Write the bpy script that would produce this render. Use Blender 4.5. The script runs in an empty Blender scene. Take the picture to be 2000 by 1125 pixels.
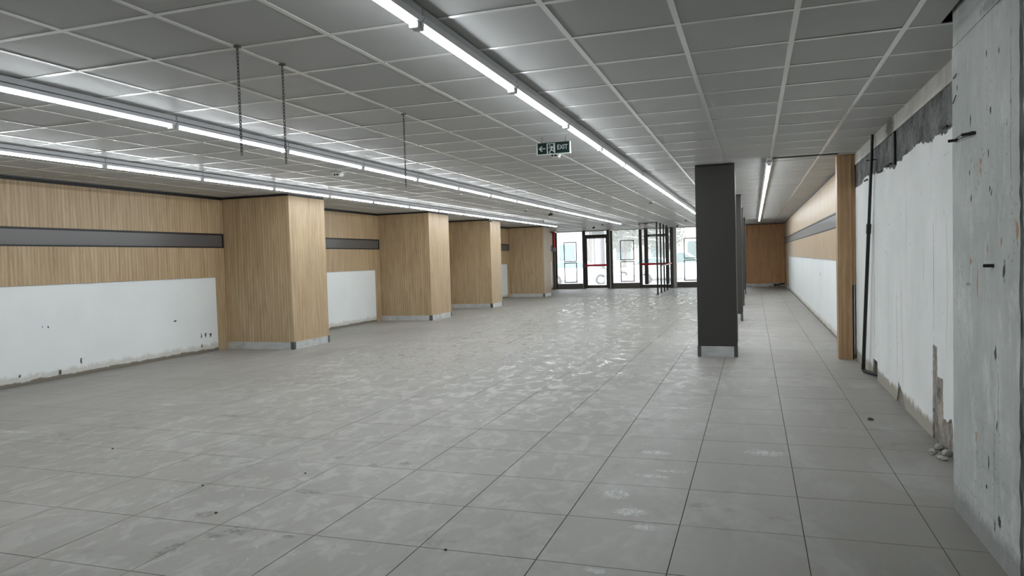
import bpy, bmesh, math, random
from mathutils import Vector, Matrix
from mathutils.geometry import tessellate_polygon
random.seed(11)
sc = bpy.context.scene
COL = sc.collection

# ------------------------------------------------------------------ camera, world, exposure
EYE = 1.44
R = [[0.9479972, -0.0146916, -0.3179393], [0.3169950, -0.0460396, 0.9473091], [-0.0285553, -0.9988316, -0.0389882]]
F_PX = 1410.2
cam_d = bpy.data.cameras.new('camera'); cam = bpy.data.objects.new('camera', cam_d); COL.objects.link(cam)
cam_d.sensor_width = 36; cam_d.lens = F_PX / 2000 * 36; cam_d.clip_start = .05; cam_d.clip_end = 400
cam.matrix_world = Matrix(((R[0][0], -R[0][1], -R[0][2], 0), (R[1][0], -R[1][1], -R[1][2], 0), (R[2][0], -R[2][1], -R[2][2], EYE), (0, 0, 0, 1)))
sc.camera = cam
SKY = 6.2          # overcast daylight
TUBE = 82.0        # radiance of the LED tubes
w = bpy.data.worlds.new('world'); sc.world = w; w.use_nodes = True
bg = w.node_tree.nodes['Background']; bg.inputs[0].default_value = (.96, .98, 1, 1); bg.inputs[1].default_value = SKY
sc.view_settings.view_transform = 'Standard'; sc.view_settings.look = 'None'
sc.view_settings.exposure = 0; sc.view_settings.gamma = 1; sc.view_settings.use_curve_mapping = False
sc.cycles.use_denoising = True
sc.cycles.max_bounces = 12; sc.cycles.diffuse_bounces = 6; sc.cycles.glossy_bounces = 4; sc.cycles.transparent_max_bounces = 16
sc.cycles.sample_clamp_indirect = 6

CZ = 2.689                       # ceiling height
XL, XR, YF, YB = -8.95, 1.27, 33.0, -3.0
def px(p):                       # where a point falls in the 2000 x 1125 frame (only used to rank pieces by size)
    d = (p[0], p[1], p[2] - EYE)
    c = [sum(R[i][k] * d[i] for i in range(3)) for k in range(3)]
    if c[2] < .2: return None
    return 1000 + F_PX * c[0] / c[2], 562.5 + F_PX * c[1] / c[2]
def shown(pts):
    q = [px(p) for p in pts]
    if any(v is None for v in q): return 0
    q = [(min(max(x, 0), 2000), min(max(y, 0), 1125)) for x, y in q]
    return abs(sum(q[i][0] * q[i - 1][1] - q[i - 1][0] * q[i][1] for i in range(len(q)))) / 2

# ------------------------------------------------------------------ materials
def s2l(c): return tuple(((v / 255) / 12.92 if v / 255 <= .04045 else ((v / 255 + .055) / 1.055) ** 2.4) for v in c)
class NT:
    def __init__(s, name):
        s.m = bpy.data.materials.new(name); s.m.use_nodes = True; s.t = s.m.node_tree
        s.b = s.t.nodes['Principled BSDF']; s.out = s.t.nodes['Material Output']
    def n(s, typ, ins=None, **kw):
        k = s.t.nodes.new(typ)
        for a, v in kw.items(): setattr(k, a, v)
        for a, v in (ins or {}).items():
            if isinstance(v, bpy.types.NodeSocket): s.t.links.new(v, k.inputs[a])
            else: k.inputs[a].default_value = v
        return k
    def set(s, **kw):
        for a, v in kw.items():
            i = s.b.inputs[a.replace('_', ' ')]
            if isinstance(v, bpy.types.NodeSocket): s.t.links.new(v, i)
            else: i.default_value = (*v, 1) if isinstance(v, tuple) and len(v) == 3 else v
        return s
    def pos(s): return s.n('ShaderNodeNewGeometry').outputs['Position']
    def scaled(s, v, sc3, off=(0, 0, 0)):
        return s.n('ShaderNodeMapping', {'Vector': v, 'Scale': sc3, 'Location': off}).outputs[0]
    def noise(s, v, scale=5, detail=3, rough=.55, dist=0):
        return s.n('ShaderNodeTexNoise', {'Vector': v, 'Scale': scale, 'Detail': detail, 'Roughness': rough, 'Distortion': dist}).outputs['Fac']
    def ramp(s, f, stops):
        k = s.n('ShaderNodeValToRGB', {'Fac': f}); e = k.color_ramp.elements
        while len(e) < len(stops): e.new(.5)
        for i, (p, c) in enumerate(stops):
            e[i].position = p; e[i].color = (*(c if isinstance(c, tuple) else (c, c, c)), 1)
        return k.outputs[0]
    def mix(s, f, a, b, mode='MIX'):
        k = s.n('ShaderNodeMix', data_type='RGBA', blend_type=mode)
        for i, v in ((0, f), (6, a), (7, b)):
            if isinstance(v, bpy.types.NodeSocket): s.t.links.new(v, k.inputs[i])
            else: k.inputs[i].default_value = (*v, 1) if isinstance(v, tuple) else v
        return k.outputs[2]
    def math(s, op, a, b=0.0, c=0.0):
        k = s.n('ShaderNodeMath', operation=op)
        for i, v in enumerate((a, b, c)):
            if isinstance(v, bpy.types.NodeSocket): s.t.links.new(v, k.inputs[i])
            else: k.inputs[i].default_value = v
        return k.outputs[0]
    def xyz(s, v):
        k = s.n('ShaderNodeSeparateXYZ', {0: v}); return k.outputs
    def comb(s, x, y, z):
        return s.n('ShaderNodeCombineXYZ', {0: x, 1: y, 2: z}).outputs[0]
    def bump(s, h, strength=.2, dist=.01):
        k = s.n('ShaderNodeBump', {'Height': h, 'Strength': strength, 'Distance': dist}); s.t.links.new(k.outputs[0], s.b.inputs['Normal'])
    def spots(s, P, lst):            # soft-edged marks at given places: (centre, radii)
        wob = s.n('ShaderNodeTexNoise', {'Vector': P, 'Scale': 45.0, 'Detail': 2.0}).outputs['Fac']
        acc = None
        for c, r in lst:
            d = s.n('ShaderNodeVectorMath', {0: P, 1: c}, operation='SUBTRACT').outputs[0]
            d = s.n('ShaderNodeVectorMath', {0: d, 1: tuple(1 / q for q in r)}, operation='MULTIPLY').outputs[0]
            l = s.n('ShaderNodeVectorMath', {0: d}, operation='LENGTH').outputs['Value']
            acc = l if acc is None else s.math('MINIMUM', acc, l)
        acc = s.math('ADD', acc, s.math('MULTIPLY_ADD', wob, 1.6, -.8))
        return s.ramp(acc, [(.55, 1.0), (1.0, 0.0)])
def plain(name, c, rough=.5, metal=0, spec=.5):
    t = NT(name); t.set(Base_Color=tuple(c), Roughness=rough, Metallic=metal, Specular_IOR_Level=spec); return t.m
M = {}

def wood(name, tint=(1, 1, 1), seed=0):
    t = NT(name); P = t.pos(); o = t.xyz(P)
    u = t.math('ADD', t.math('ADD', o[0], t.math('MULTIPLY', o[1], 1.03)), seed)
    v = t.comb(u, t.math('MULTIPLY', o[2], 1.0), t.math('MULTIPLY', o[1], 0.0))
    a = t.noise(t.scaled(v, (8, .75, 1)), 1, 5, .68, 1.1)
    b = t.noise(t.scaled(v, (34, 2.6, 1), (3, 7, 0)), 1, 4, .65, .8)
    c = t.noise(t.scaled(v, (240, 14, 1), (9, 2, 0)), 1, 2, .6)
    wv = t.n('ShaderNodeTexWave', {'Vector': t.scaled(v, (3.4, .3, 1)), 'Scale': 1.6, 'Distortion': 9.0, 'Detail': 3.0, 'Detail Scale': .7}).outputs['Fac']
    f = t.math('ADD', t.math('MULTIPLY', a, .68), t.math('ADD', t.math('MULTIPLY', b, .24), t.math('ADD', t.math('MULTIPLY', wv, .16), t.math('MULTIPLY', c, .12))))
    k = lambda c: tuple(x * y for x, y in zip(c, tint))
    col = t.ramp(f, [(.36, k((.29, .20, .118))), (.52, k((.395, .292, .187))), (.64, k((.455, .345, .230))), (.80, k((.55, .44, .315)))])
    t.set(Base_Color=col, Roughness=.42, Specular_IOR_Level=.4)
    t.bump(f, .06, .004); return t.m
M['wood'] = wood('light_wood_laminate', (1.04, 1.0, .90)); M['wood_warm'] = wood('warm_wood_laminate', (.95, .80, .64), 3.3); M['wood_far_lit'] = wood('brightened_orange_wood', (1.6, 1.2, .90), 5.1)  # far wall wood: lightened copy, brightness put into the colour for weak light

def white_wall():
    t = NT('scuffed_white_paint'); P = t.pos(); o = t.xyz(P)
    big = t.noise(P, 1.1, 3); base = t.ramp(big, [(.3, (.80, .83, .825)), (.7, (.86, .885, .88))])
    edge = t.math('ADD', o[2], t.math('MULTIPLY', t.noise(P, 6, 4, .65), -.085))
    dirt = t.ramp(edge, [(.0, 1.0), (.016, 0.0)])
    edge2 = t.math('ADD', o[2], t.math('MULTIPLY', t.noise(P, 9, 5, .7), -.20))
    smear = t.ramp(edge2, [(.0, .6), (.05, 0.0)])
    sp = t.noise(t.scaled(P, (1, 9, 3.6)), 1.0, 2, .5)
    sp2 = t.noise(t.scaled(P, (1, 3, 2.2), (4, 1, 2)), 1.0, 1)
    specks = t.math('MULTIPLY', t.ramp(sp, [(.735, 0.0), (.755, 1.0)]), t.ramp(sp2, [(.5, 0.0), (.6, 1.0)]))
    scr = t.ramp(t.noise(t.scaled(P, (1, 5, 16), (2, 9, 1)), 1, 3, .6), [(.70, 0.0), (.78, .35)])
    c = t.mix(scr, base, (.42, .45, .45)); c = t.mix(smear, c, (.50, .46, .38)); c = t.mix(dirt, c, (.20, .18, .145)); c = t.mix(specks, c, (.10, .10, .10))
    marks = [((-8.95, 7.62, .20), (.1, 0.020, 0.045)), ((-8.95, 7.29, .09), (.1, 0.026, 0.045)), ((-8.95, 10.05, .30), (.1, 0.030, 0.045)), ((-8.95, 9.95, .29), (.1, 0.016, 0.054)), ((-8.95, 10.17, .29), (.1, 0.034, 0.045)), ((-8.95, 6.72, .13), (.1, 0.020, 0.028)), ((-8.95, 9.38, .60), (.1, 0.042, 0.017)), ((-8.95, 7.15, .72), (.1, 0.016, 0.017)), ((-8.95, 9.95, .12), (.1, 0.016, 0.036))]
    c = t.mix(t.spots(P, marks), c, (.07, .07, .065))
    t.set(Base_Color=c, Roughness=.5, Specular_IOR_Level=.3); t.bump(t.noise(P, 9, 5), .12, .01); return t.m
M['white_wall'] = white_wall()

def plaster():
    t = NT('old_white_plaster'); P = t.pos(); o = t.xyz(P)
    base = t.ramp(t.noise(P, 1.7, 4), [(.3, (.80, .82, .81)), (.7, (.90, .91, .90))])
    streak = t.ramp(t.noise(t.scaled(P, (1, 8, .55)), 1, 4, .6), [(.60, 0.0), (.74, .5)])
    hz = t.ramp(t.noise(t.scaled(P, (1, 1.2, 9), (0, 5, 0)), 1, 4, .65), [(.66, 0.0), (.75, .35)])
    pits = t.math('MULTIPLY', t.ramp(t.noise(t.scaled(P, (1, 30, 14)), 1, 2, .5), [(.70, 0.0), (.73, 1.0)]), t.ramp(t.noise(t.scaled(P, (1, 4.5, 1.0), (1, 2, 3)), 1, 2), [(.52, 0.0), (.62, 1.0)]))
    low = t.ramp(t.math('ADD', o[2], t.math('MULTIPLY', t.noise(P, 10, 5, .7), -.20)), [(.0, .9), (.05, 0.0)])
    c = t.mix(streak, base, (.45, .45, .43)); c = t.mix(hz, c, (.47, .47, .45)); c = t.mix(low, c, (.34, .31, .25)); c = t.mix(pits, c, (.13, .125, .12))
    lines = [((1.27, 6.10, 1.25), (.1, .010, .6)), ((1.27, 7.57, .65), (.1, .012, .5)), ((1.27, 8.90, 1.2), (.1, .02, 1.1)), ((1.27, 7.1, 1.6), (.1, .006, .4))]
    c = t.mix(t.math('MULTIPLY', t.spots(P, lines), .6), c, (.22, .22, .20))
    t.set(Base_Color=c, Roughness=.7, Specular_IOR_Level=.2); t.bump(t.noise(P, 12, 6, .6), .25, .01); return t.m
M['plaster'] = plaster()

def mortar(name, a, b, sc_=6):
    t = NT(name); P = t.pos(); n1 = t.noise(P, sc_, 6, .65); n2 = t.noise(P, sc_ * 6, 4, .7)
    c = t.ramp(t.math('ADD', t.math('MULTIPLY', n1, .65), t.math('MULTIPLY', n2, .35)), [(.36, a), (.62, b)])
    t.set(Base_Color=c, Roughness=.9, Specular_IOR_Level=.15); t.bump(t.math('ADD', n1, t.math('MULTIPLY', n2, .5)), .8, .02); return t.m
M['mortar'] = mortar('bare_mortar', (.13, .115, .09), (.50, .45, .41), 5)
M['raw_concrete'] = mortar('raw_dark_concrete', (.045, .047, .045), (.25, .255, .245), 4)
M['stone'] = mortar('broken_plaster', (.36, .35, .33), (.66, .65, .62), 22)
M['mud'] = mortar('dried_clay', (.09, .08, .06), (.2, .18, .13), 40)

def concrete():
    t = NT('pillar_concrete'); P = t.pos(); o = t.xyz(P)
    base = t.ramp(t.noise(P, 2.2, 6, .6), [(.3, (.43, .455, .44)), (.7, (.60, .62, .60))])
    v = t.ramp(t.noise(t.scaled(P, (11, 11, 1.1)), 1, 5, .65), [(.40, .0), (.75, .34)])
    c = t.mix(v, base, (.34, .36, .345))
    pale = t.ramp(t.noise(t.scaled(P, (5, 5, 2)), 1, 5, .7), [(.54, 0.0), (.66, .65)]); c = t.mix(pale, c, (.72, .74, .715))
    pit = t.ramp(t.noise(t.scaled(P, (70, 70, 34)), 1, 2, .5), [(.66, 0.0), (.70, .8)])
    reg = t.ramp(t.noise(t.scaled(P, (3, 3, 1.4), (0, 3, 1)), 1, 2), [(.48, 0.0), (.60, 1.0)])
    c = t.mix(t.math('MULTIPLY', pit, reg), c, (.07, .07, .065))
    low = t.ramp(t.math('ADD', o[2], t.math('MULTIPLY', t.noise(P, 16, 5, .7), -.16)), [(.0, .6), (.08, 0.0)]); c = t.mix(low, c, (.16, .155, .14))
    near = t.ramp(t.math('ADD', o[1], t.math('MULTIPLY', t.noise(P, 22, 4, .7), .09)), [(.0, 0.0), (1.0, 0.0)])
    X = 1.03
    def at(y, z, ry, rz): return ((X, y, z), (.2, ry, rz))
    dark = [at(4.16, 2.07, .012, .035), at(3.84, 2.06, .012, .02), at(3.87, 1.87, .013, .022), at(3.90, 2.33, .01, .02), at(3.72, 2.30, .012, .02), at(4.18, 1.81, .01, .018), at(4.15, 1.68, .010, .03), at(3.86, 1.70, .012, .02), at(3.83, 1.685, .009, .015), at(3.66, 1.33, .02, .05), at(3.78, .95, .018, .035), at(3.76, .62, .012, .03), at(3.92, .30, .014, .014), at(3.88, .42, .010, .05), at(4.40, 2.28, .012, .02), at(3.80, .15, .014, .03), at(3.72, .2, .03, .03)]
    c = t.mix(t.spots(P, dark), c, (.045, .045, .045))
    scr = [at(3.74, .78, .006, .22), at(3.80, .50, .006, .30), at(3.57, 2.0, .006, .5), at(4.2, 1.25, .05, .012)]
    c = t.mix(t.math('MULTIPLY', t.spots(P, scr), .55), c, (.10, .10, .095))
    rust = [at(3.99, 1.845, .02, .025), at(4.0, 1.80, .015, .02), at(3.90, 1.43, .016, .03), at(3.70, 1.46, .016, .03), at(4.17, 1.37, .022, .022), at(4.05, 1.26, .012, .10), at(3.50, 1.5, .02, .06), at(4.08, .5, .014, .03)]
    c = t.mix(t.math('MULTIPLY', t.spots(P, rust), .75), c, (.40, .17, .06))
    patch = [at(3.86, 2.545, .18, .035), at(3.70, 2.52, .1, .03)]
    c = t.mix(t.math('MULTIPLY', t.spots(P, patch), .5), c, (.13, .135, .13))
    t.set(Base_Color=c, Roughness=.75, Specular_IOR_Level=.25); t.bump(t.noise(P, 16, 8, .65), .35, .012); return t.m
M['concrete'] = concrete()

def floor_mat():
    t = NT('grey_porcelain_tile'); P = t.pos(); o = t.xyz(P)
    rnd = t.n('ShaderNodeObjectInfo').outputs['Random']
    base = t.ramp(t.noise(P, .55, 3), [(.3, (.255, .243, .218)), (.7, (.315, .300, .270))])
    base = t.mix(t.math('MULTIPLY', rnd, .10), base, (.25, .24, .225))
    # footprints and mopping swirls: where the film of dust is rubbed away the glaze is smoother
    lx = t.math('ABSOLUTE', t.math('ADD', o[0], t.math('MULTIPLY_ADD', t.noise(P, .35, 2), 3.0, 1.9)))
    lane = t.ramp(t.math('MULTIPLY', lx, .25), [(.40, 1.0), (.85, 0.0)])
    sw = t.noise(t.scaled(P, (6.5, 4.4, 1)), 1, 4, .6, .8)
    swirl = t.ramp(sw, [(.50, 0.0), (.60, 1.0)])
    worn = t.math('MULTIPLY', swirl, lane)
    film = t.noise(t.scaled(P, (2.2, .9, 1), (5, 2, 0)), 1, 5, .65, .6)
    dust = t.math('MULTIPLY', t.ramp(film, [(.50, 0.0), (.72, .55)]), 1.0)
    c = t.mix(dust, base, (.42, .415, .395))
    wisp = t.ramp(t.noise(t.scaled(P, (9, 5, 1), (1, 1, 0)), 1, 4, .6, 2.2), [(.64, 0.0), (.72, .40)])
    wr = t.ramp(t.noise(t.scaled(P, (.9, .7, 1), (8, 3, 0)), 1, 2), [(.50, 0.0), (.60, 1.0)])
    c = t.mix(t.math('MULTIPLY', wisp, t.math('MULTIPLY', wr, lane)), c, (.58, .59, .575))
    chalk_glint = t.ramp(t.math('MULTIPLY', o[1], .1), [(.55, .09), (1.1, .42)])   # chalky prints, paled with distance to paint in the window glints
    c = t.mix(t.math('MULTIPLY', worn, chalk_glint), c, (.60, .595, .58))
    dn = t.math('MULTIPLY', t.ramp(t.noise(t.scaled(P, (8, 7, 1), (2, 2, 0)), 1, 4, .65), [(.55, 0.0), (.68, .55)]), t.ramp(t.noise(t.scaled(P, (.8, .8, 1), (3, 6, 0)), 1, 2), [(.55, 0.0), (.66, 1.0)]))
    c = t.mix(dn, c, (.13, .125, .11))
    sm = [((-2.69, 3.22, 0), (.10, .09, 1)), ((-2.78, 3.13, 0), (.08, .05, 1)), ((-2.87, 2.90, 0), (.06, .12, 1)), ((-2.40, 4.62, 0), (.05, .05, 1)), ((-2.60, 4.53, 0), (.06, .06, 1)), ((-2.38, 3.21, 0), (.05, .03, 1)), ((-2.97, 4.65, 0), (.06, .05, 1)), ((-4.86, 5.74, 0), (.12, .08, 1)), ((-3.07, 3.38, 0), (.07, .06, 1)), ((-2.72, 3.89, 0), (.10, .05, 1))]
    c = t.mix(t.math('MULTIPLY', t.spots(P, sm), t.ramp(t.noise(P, 22, 4, .7), [(.4, .1), (.62, .75)])), c, (.085, .08, .07))
    cl = [((-.70, 5.29, 0), (.12, .06, 1)), ((-.56, 4.85, 0), (.12, .035, 1)), ((-.66, 4.71, 0), (.14, .04, 1)), ((-.81, 4.30, 0), (.09, .10, 1)), ((-.68, 4.01, 0), (.10, .07, 1)), ((-.57, 3.80, 0), (.08, .05, 1)), ((-.71, 3.21, 0), (.06, .03, 1)), ((-.68, 6.9, 0), (.12, .05, 1)), ((.06, 5.44, 0), (.15, .09, 1)), ((-6.5, 4.75, 0), (.30, .05, 1)), ((-5.95, 6.09, 0), (.15, .06, 1))]
    c = t.mix(t.math('MULTIPLY', t.spots(P, cl), t.ramp(t.noise(t.scaled(P, (30, 12, 1)), 1, 3, .7), [(.4, .1), (.62, .8)])), c, (.52, .53, .52))
    polish = t.ramp(t.math('MULTIPLY', o[1], .1), [(.62, .42), (1.0, .16)])
    rough = t.mix(worn, t.ramp(film, [(.3, .48), (.7, .58)]), polish)
    t.set(Base_Color=c, Roughness=rough, Specular_IOR_Level=.45)
    t.bump(t.math('ADD', t.noise(P, 60, 2), t.math('MULTIPLY', t.noise(P, 3, 2), 1.0)), .03, .004); return t.m
M['floor'] = floor_mat()
M['grout'] = plain('dark_grout', (.045, .042, .038), .9)

def panel_mat():
    t = NT('vinyl_gypsum_panel'); P = t.pos(); rnd = t.n('ShaderNodeObjectInfo').outputs['Random']
    c = t.mix(rnd, (.46, .46, .45), (.51, .51, .50))
    st = t.ramp(t.noise(P, 1.4, 4, .6), [(.55, 0.0), (.75, .25)]); c = t.mix(st, c, (.41, .405, .385))
    t.set(Base_Color=c, Roughness=.5, Specular_IOR_Level=.16)
    t.bump(t.math('ADD', t.noise(t.scaled(P, (6, 60, 1)), 1, 2), t.noise(P, 2.5, 2)), .035, .004); return t.m
M['panel'] = panel_mat()
M['tee'] = plain('white_steel_grid', (.84, .84, .82), .2, 0, .6)
M['slab'] = plain('plenum_slab', (.05, .05, .05), .9)
M['black'] = plain('black_trim', (.012, .012, .012), .5)
M['strip'] = plain('grey_strip_laminate', (.105, .10, .098), .3, 0, .6)
M['strip_dark'] = plain('dark_strip_frame', (.010, .009, .010), .5)
M['column'] = plain('charcoal_cladding', (.055, .053, .049), .6, 0, .3)
M['plinth'] = None
def brushed():
    t = NT('brushed_aluminium'); P = t.pos(); n = t.noise(t.scaled(P, (3, 3, 40)), 1, 4); n2 = t.noise(P, 5, 4)
    t.set(Base_Color=t.ramp(t.math('ADD', t.math('MULTIPLY', n, .4), t.math('MULTIPLY', n2, .6)), [(.35, (.50, .51, .51)), (.65, (.74, .75, .75))]), Metallic=.45, Roughness=.42); return t.m
M['plinth'] = brushed()
M['corner'] = plain('grey_corner_piece', (.10, .105, .105), .5, .3)
M['housing'] = plain('white_enamel_housing', (.82, .83, .86), .3)
M['groove'] = plain('dark_groove', (.06, .06, .065), .5)
t = NT('led_tube')      # LED strip behind a half-round diffuser: brightest straight down, dimmer on its flanks
nz = t.xyz(t.n('ShaderNodeNewGeometry').outputs['Normal'])[2]
t.set(Base_Color=(.9, .9, .9), Emission_Color=(.90, .96, 1.0), Emission_Strength=t.math('MULTIPLY', t.math('MAXIMUM', t.math('MULTIPLY_ADD', nz, -.87, .13), .02), TUBE)); M['tube'] = t.m
M['white_plastic'] = plain('white_plastic', (.72, .72, .70), .4)
M['dark_lens'] = plain('dark_lens', (.01, .01, .01), .15)
M['chain'] = plain('dull_steel_chain', (.085, .083, .075), .5, .6)
M['pole'] = plain('black_powder_coat', (.012, .011, .012), .4)
M['pipe'] = plain('black_pipe', (.010, .010, .010), .42)
M['rebar'] = plain('rusty_rebar', (.03, .024, .02), .8, .3)
M['alu_dark'] = plain('dark_aluminium_frame', (.085, .08, .073), .4, .2)
M['alu_grey'] = plain('grey_aluminium_frame', (.19, .185, .175), .4, .2)
M['white_paint'] = plain('white_paint', (.80, .80, .78), .5)
M['red'] = plain('red_paint', (.88, .012, .04), .4)
M['brown'] = plain('brown_pipe', (.20, .16, .14), .5)
M['sign_green'] = plain('dark_green_sign', (.004, .020, .014), .3)
M['sign_white'] = plain('sign_white_print', (.55, .58, .57), .5)
M['sign_case'] = plain('pale_sign_case', (.62, .68, .65), .35)
t = NT('window_glass')
g1 = t.n('ShaderNodeBsdfTransparent', {'Color': (.93, .95, .95, 1)}); g2 = t.n('ShaderNodeBsdfGlossy', {'Roughness': .02, 'Color': (.9, .9, .9, 1)})
g3 = t.n('ShaderNodeBsdfTranslucent', {'Color': (.95, .96, .97, 1)})
fr = t.n('ShaderNodeFresnel', {'IOR': 1.45})
mx0 = t.n('ShaderNodeMixShader', {0: .12, 1: g1.outputs[0], 2: g3.outputs[0]})      # dusty panes: part of the daylight scatters
mx = t.n('ShaderNodeMixShader', {0: fr.outputs[0], 1: mx0.outputs[0], 2: g2.outputs[0]})
t.t.links.new(mx.outputs[0], t.out.inputs[0]); M['glass'] = t.m
def blk():
    t = NT('aerated_block'); P = t.pos(); n = t.noise(P, 3, 5)
    c = t.ramp(n, [(.35, (.50, .485, .45)), (.65, (.66, .64, .60))])
    c = t.mix(t.spots(P, [((1.28, 7.85, 2.62), (.3, .28, .14))]), c, (.16, .155, .14))
    t.set(Base_Color=c, Roughness=.85, Specular_IOR_Level=.2); t.bump(t.noise(P, 40, 4), .3, .006); return t.m
M['block'] = blk()
M['asphalt'] = mortar('asphalt', (.12, .12, .12), (.2, .2, .2), 3); M['paving'] = mortar('pale_paving', (.42, .40, .38), (.55, .53, .50), 3)
M['car_white'] = plain('white_car_paint', (.78, .79, .80), .2); M['car_glass'] = plain('car_glass', (.10, .17, .17), .05); M['tyre'] = plain('tyre_rubber', (.02, .02, .02), .8)
M['car_grey'] = plain('grey_car_paint', (.16, .17, .19), .2)
M['facade'] = mortar('lilac_grey_render', (.36, .36, .41), (.46, .46, .50), 1); M['facade2'] = mortar('cream_render', (.62, .58, .52), (.7, .66, .6), 1); M['bark'] = mortar('bark', (.13, .12, .11), (.24, .22, .2), 8)
M['leaf'] = mortar('dusty_leaves', (.05, .065, .05), (.16, .18, .14), 3)
M['cone'] = plain('faded_pink_plastic', (.72, .35, .32), .5)
M['sign_black'] = plain('black_shop_board', (.02, .02, .02), .4)
M['paper'] = plain('white_paper', (.8, .8, .78), .7)

# ------------------------------------------------------------------ mesh builder
class MB:
    def __init__(s): s.v = []; s.f = []
    def box(s, a, b):
        x0, x1 = sorted((a[0], b[0])); y0, y1 = sorted((a[1], b[1])); z0, z1 = sorted((a[2], b[2])); i = len(s.v)
        s.v += [(x0, y0, z0), (x1, y0, z0), (x1, y1, z0), (x0, y1, z0), (x0, y0, z1), (x1, y0, z1), (x1, y1, z1), (x0, y1, z1)]
        s.f += [tuple(i + k for k in q) for q in ((0, 3, 2, 1), (4, 5, 6, 7), (0, 1, 5, 4), (1, 2, 6, 5), (2, 3, 7, 6), (3, 0, 4, 7))]; return s
    def prism(s, prof, a, b, axis='y'):        # closed 2-D profile extruded along an axis
        i = len(s.v); n = len(prof)
        def P(u, v, w): return {'y': (u, w, v), 'x': (w, u, v), 'z': (u, v, w)}[axis]
        s.v += [P(u, v, a) for u, v in prof] + [P(u, v, b) for u, v in prof]
        s.f += [tuple(i + k for k in reversed(range(n))), tuple(i + n + k for k in range(n))]
        s.f += [(i + k, i + (k + 1) % n, i + n + (k + 1) % n, i + n + k) for k in range(n)]; return s
    def tube(s, pts, r, n=10, cap=True):
        pts = [Vector(p) for p in pts]; rs = r if isinstance(r, (list, tuple)) else [r] * len(pts); i = len(s.v); ref = None
        for k, p in enumerate(pts):
            d = (pts[min(k + 1, len(pts) - 1)] - pts[max(k - 1, 0)]).normalized()
            if ref is None: ref = d.orthogonal().normalized()
            ref = (ref - d * ref.dot(d)).normalized(); q = d.cross(ref)
            s.v += [tuple(p + (ref * math.cos(2 * math.pi * j / n) + q * math.sin(2 * math.pi * j / n)) * rs[k]) for j in range(n)]
        for k in range(len(pts) - 1):
            for j in range(n):
                a = i + k * n + j; b = i + k * n + (j + 1) % n; s.f.append((a, b, b + n, a + n))
        if cap: s.f += [tuple(i + j for j in reversed(range(n))), tuple(i + (len(pts) - 1) * n + j for j in range(n))]
        return s
    def lathe(s, c, prof, n=24):               # profile (r, z) about the vertical through c
        i = len(s.v)
        for r, z in prof: s.v += [(c[0] + r * math.cos(2 * math.pi * j / n), c[1] + r * math.sin(2 * math.pi * j / n), c[2] + z) for j in range(n)]
        for k in range(len(prof) - 1):
            for j in range(n):
                a = i + k * n + j; b = i + k * n + (j + 1) % n; s.f.append((a, b, b + n, a + n))
        s.f += [tuple(i + j for j in reversed(range(n))), tuple(i + (len(prof) - 1) * n + j for j in range(n))]; return s
    def mesh(s, name, mat, bevel=0, smooth=False):
        me = bpy.data.meshes.new(name); me.from_pydata(s.v, [], s.f); me.materials.append(mat)
        bm = bmesh.new(); bm.from_mesh(me); bmesh.ops.recalc_face_normals(bm, faces=bm.faces)
        if bevel: bmesh.ops.bevel(bm, geom=bm.edges, offset=bevel, segments=1, affect='EDGES')
        bm.to_mesh(me); bm.free()
        if smooth: me.polygons.foreach_set('use_smooth', [True] * len(me.polygons)); me.set_sharp_from_angle(angle=math.radians(40))
        return me
def link(name, me, parent=None, loc=None, rot=None):
    o = bpy.data.objects.new(name, me); COL.objects.link(o)
    if parent: o.parent = parent
    if loc: o.location = loc
    if rot: o.rotation_euler = rot
    return o
def obj(name, mb, mat, parent=None, bevel=0, smooth=False, origin=None):
    base = parent.matrix_world.translation if False else None
    if parent is not None:
        off = Vector((0, 0, 0)); p = parent
        while p: off += p.location; p = p.parent
        mb.v = [(x - off.x, y - off.y, z - off.z) for x, y, z in mb.v]
    elif origin:
        mb.v = [(x - origin[0], y - origin[1], z - origin[2]) for x, y, z in mb.v]
    o = link(name, mb.mesh(name, mat, bevel, smooth), parent)
    if origin and parent is None: o.location = origin
    return o
def thing(name, label, cat, loc, group=None):
    o = link(name, None, None, loc); o.empty_display_size = .1; o['label'] = label; o['category'] = cat
    if group: o['group'] = group
    return o
def tag(o, label, cat, group=None):
    o['label'] = label; o['category'] = cat
    if group: o['group'] = group
    return o
def struct(o, label=None, cat=None):
    o['kind'] = 'structure'
    if label: o['label'] = label
    if cat: o['category'] = cat
    return o
def box(a, b): return MB().box(a, b)
ORD = ['nearest', 'second', 'third', 'fourth', 'fifth', 'sixth', 'seventh', 'eighth', 'ninth', 'tenth', 'eleventh', 'twelfth', 'thirteenth', 'fourteenth', 'fifteenth', 'sixteenth', 'seventeenth']

# ------------------------------------------------------------------ floor
floor = struct(obj('floor', box((XL - .3, YB, -.12), (1.95, YF + .2, -.0035)), M['grout']), 'grey porcelain tile floor with dark joints and mopping swirls', 'floor')
TS, FX, FY = .6171, -.395, 3.8758
tiles = []
for i in range(-15, 5):
    for j in range(-12, 49):
        x0, x1, y0, y1 = FX + i * TS, FX + (i + 1) * TS, FY + j * TS, FY + (j + 1) * TS
        cx0, cx1, cy0, cy1 = max(x0, XL), min(x1, 1.9), max(y0, YB), min(y1, YF + .1)
        if cx1 - cx0 < .03 or cy1 - cy0 < .03: continue
        full = cx1 - cx0 > TS - 1e-4 and cy1 - cy0 > TS - 1e-4
        tiles.append((shown([(cx0, cy0, 0), (cx1, cy0, 0), (cx1, cy1, 0), (cx0, cy1, 0)]), full, cx0, cx1, cy0, cy1))
tiles.sort(key=lambda q: -q[0])
G = .0022
h = TS / 2 - G
tile_me = MB().box((-h, -h, -.008), (h, h, 0)).mesh('floor_tile', M['floor'], .0008)
rest = MB()
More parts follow.
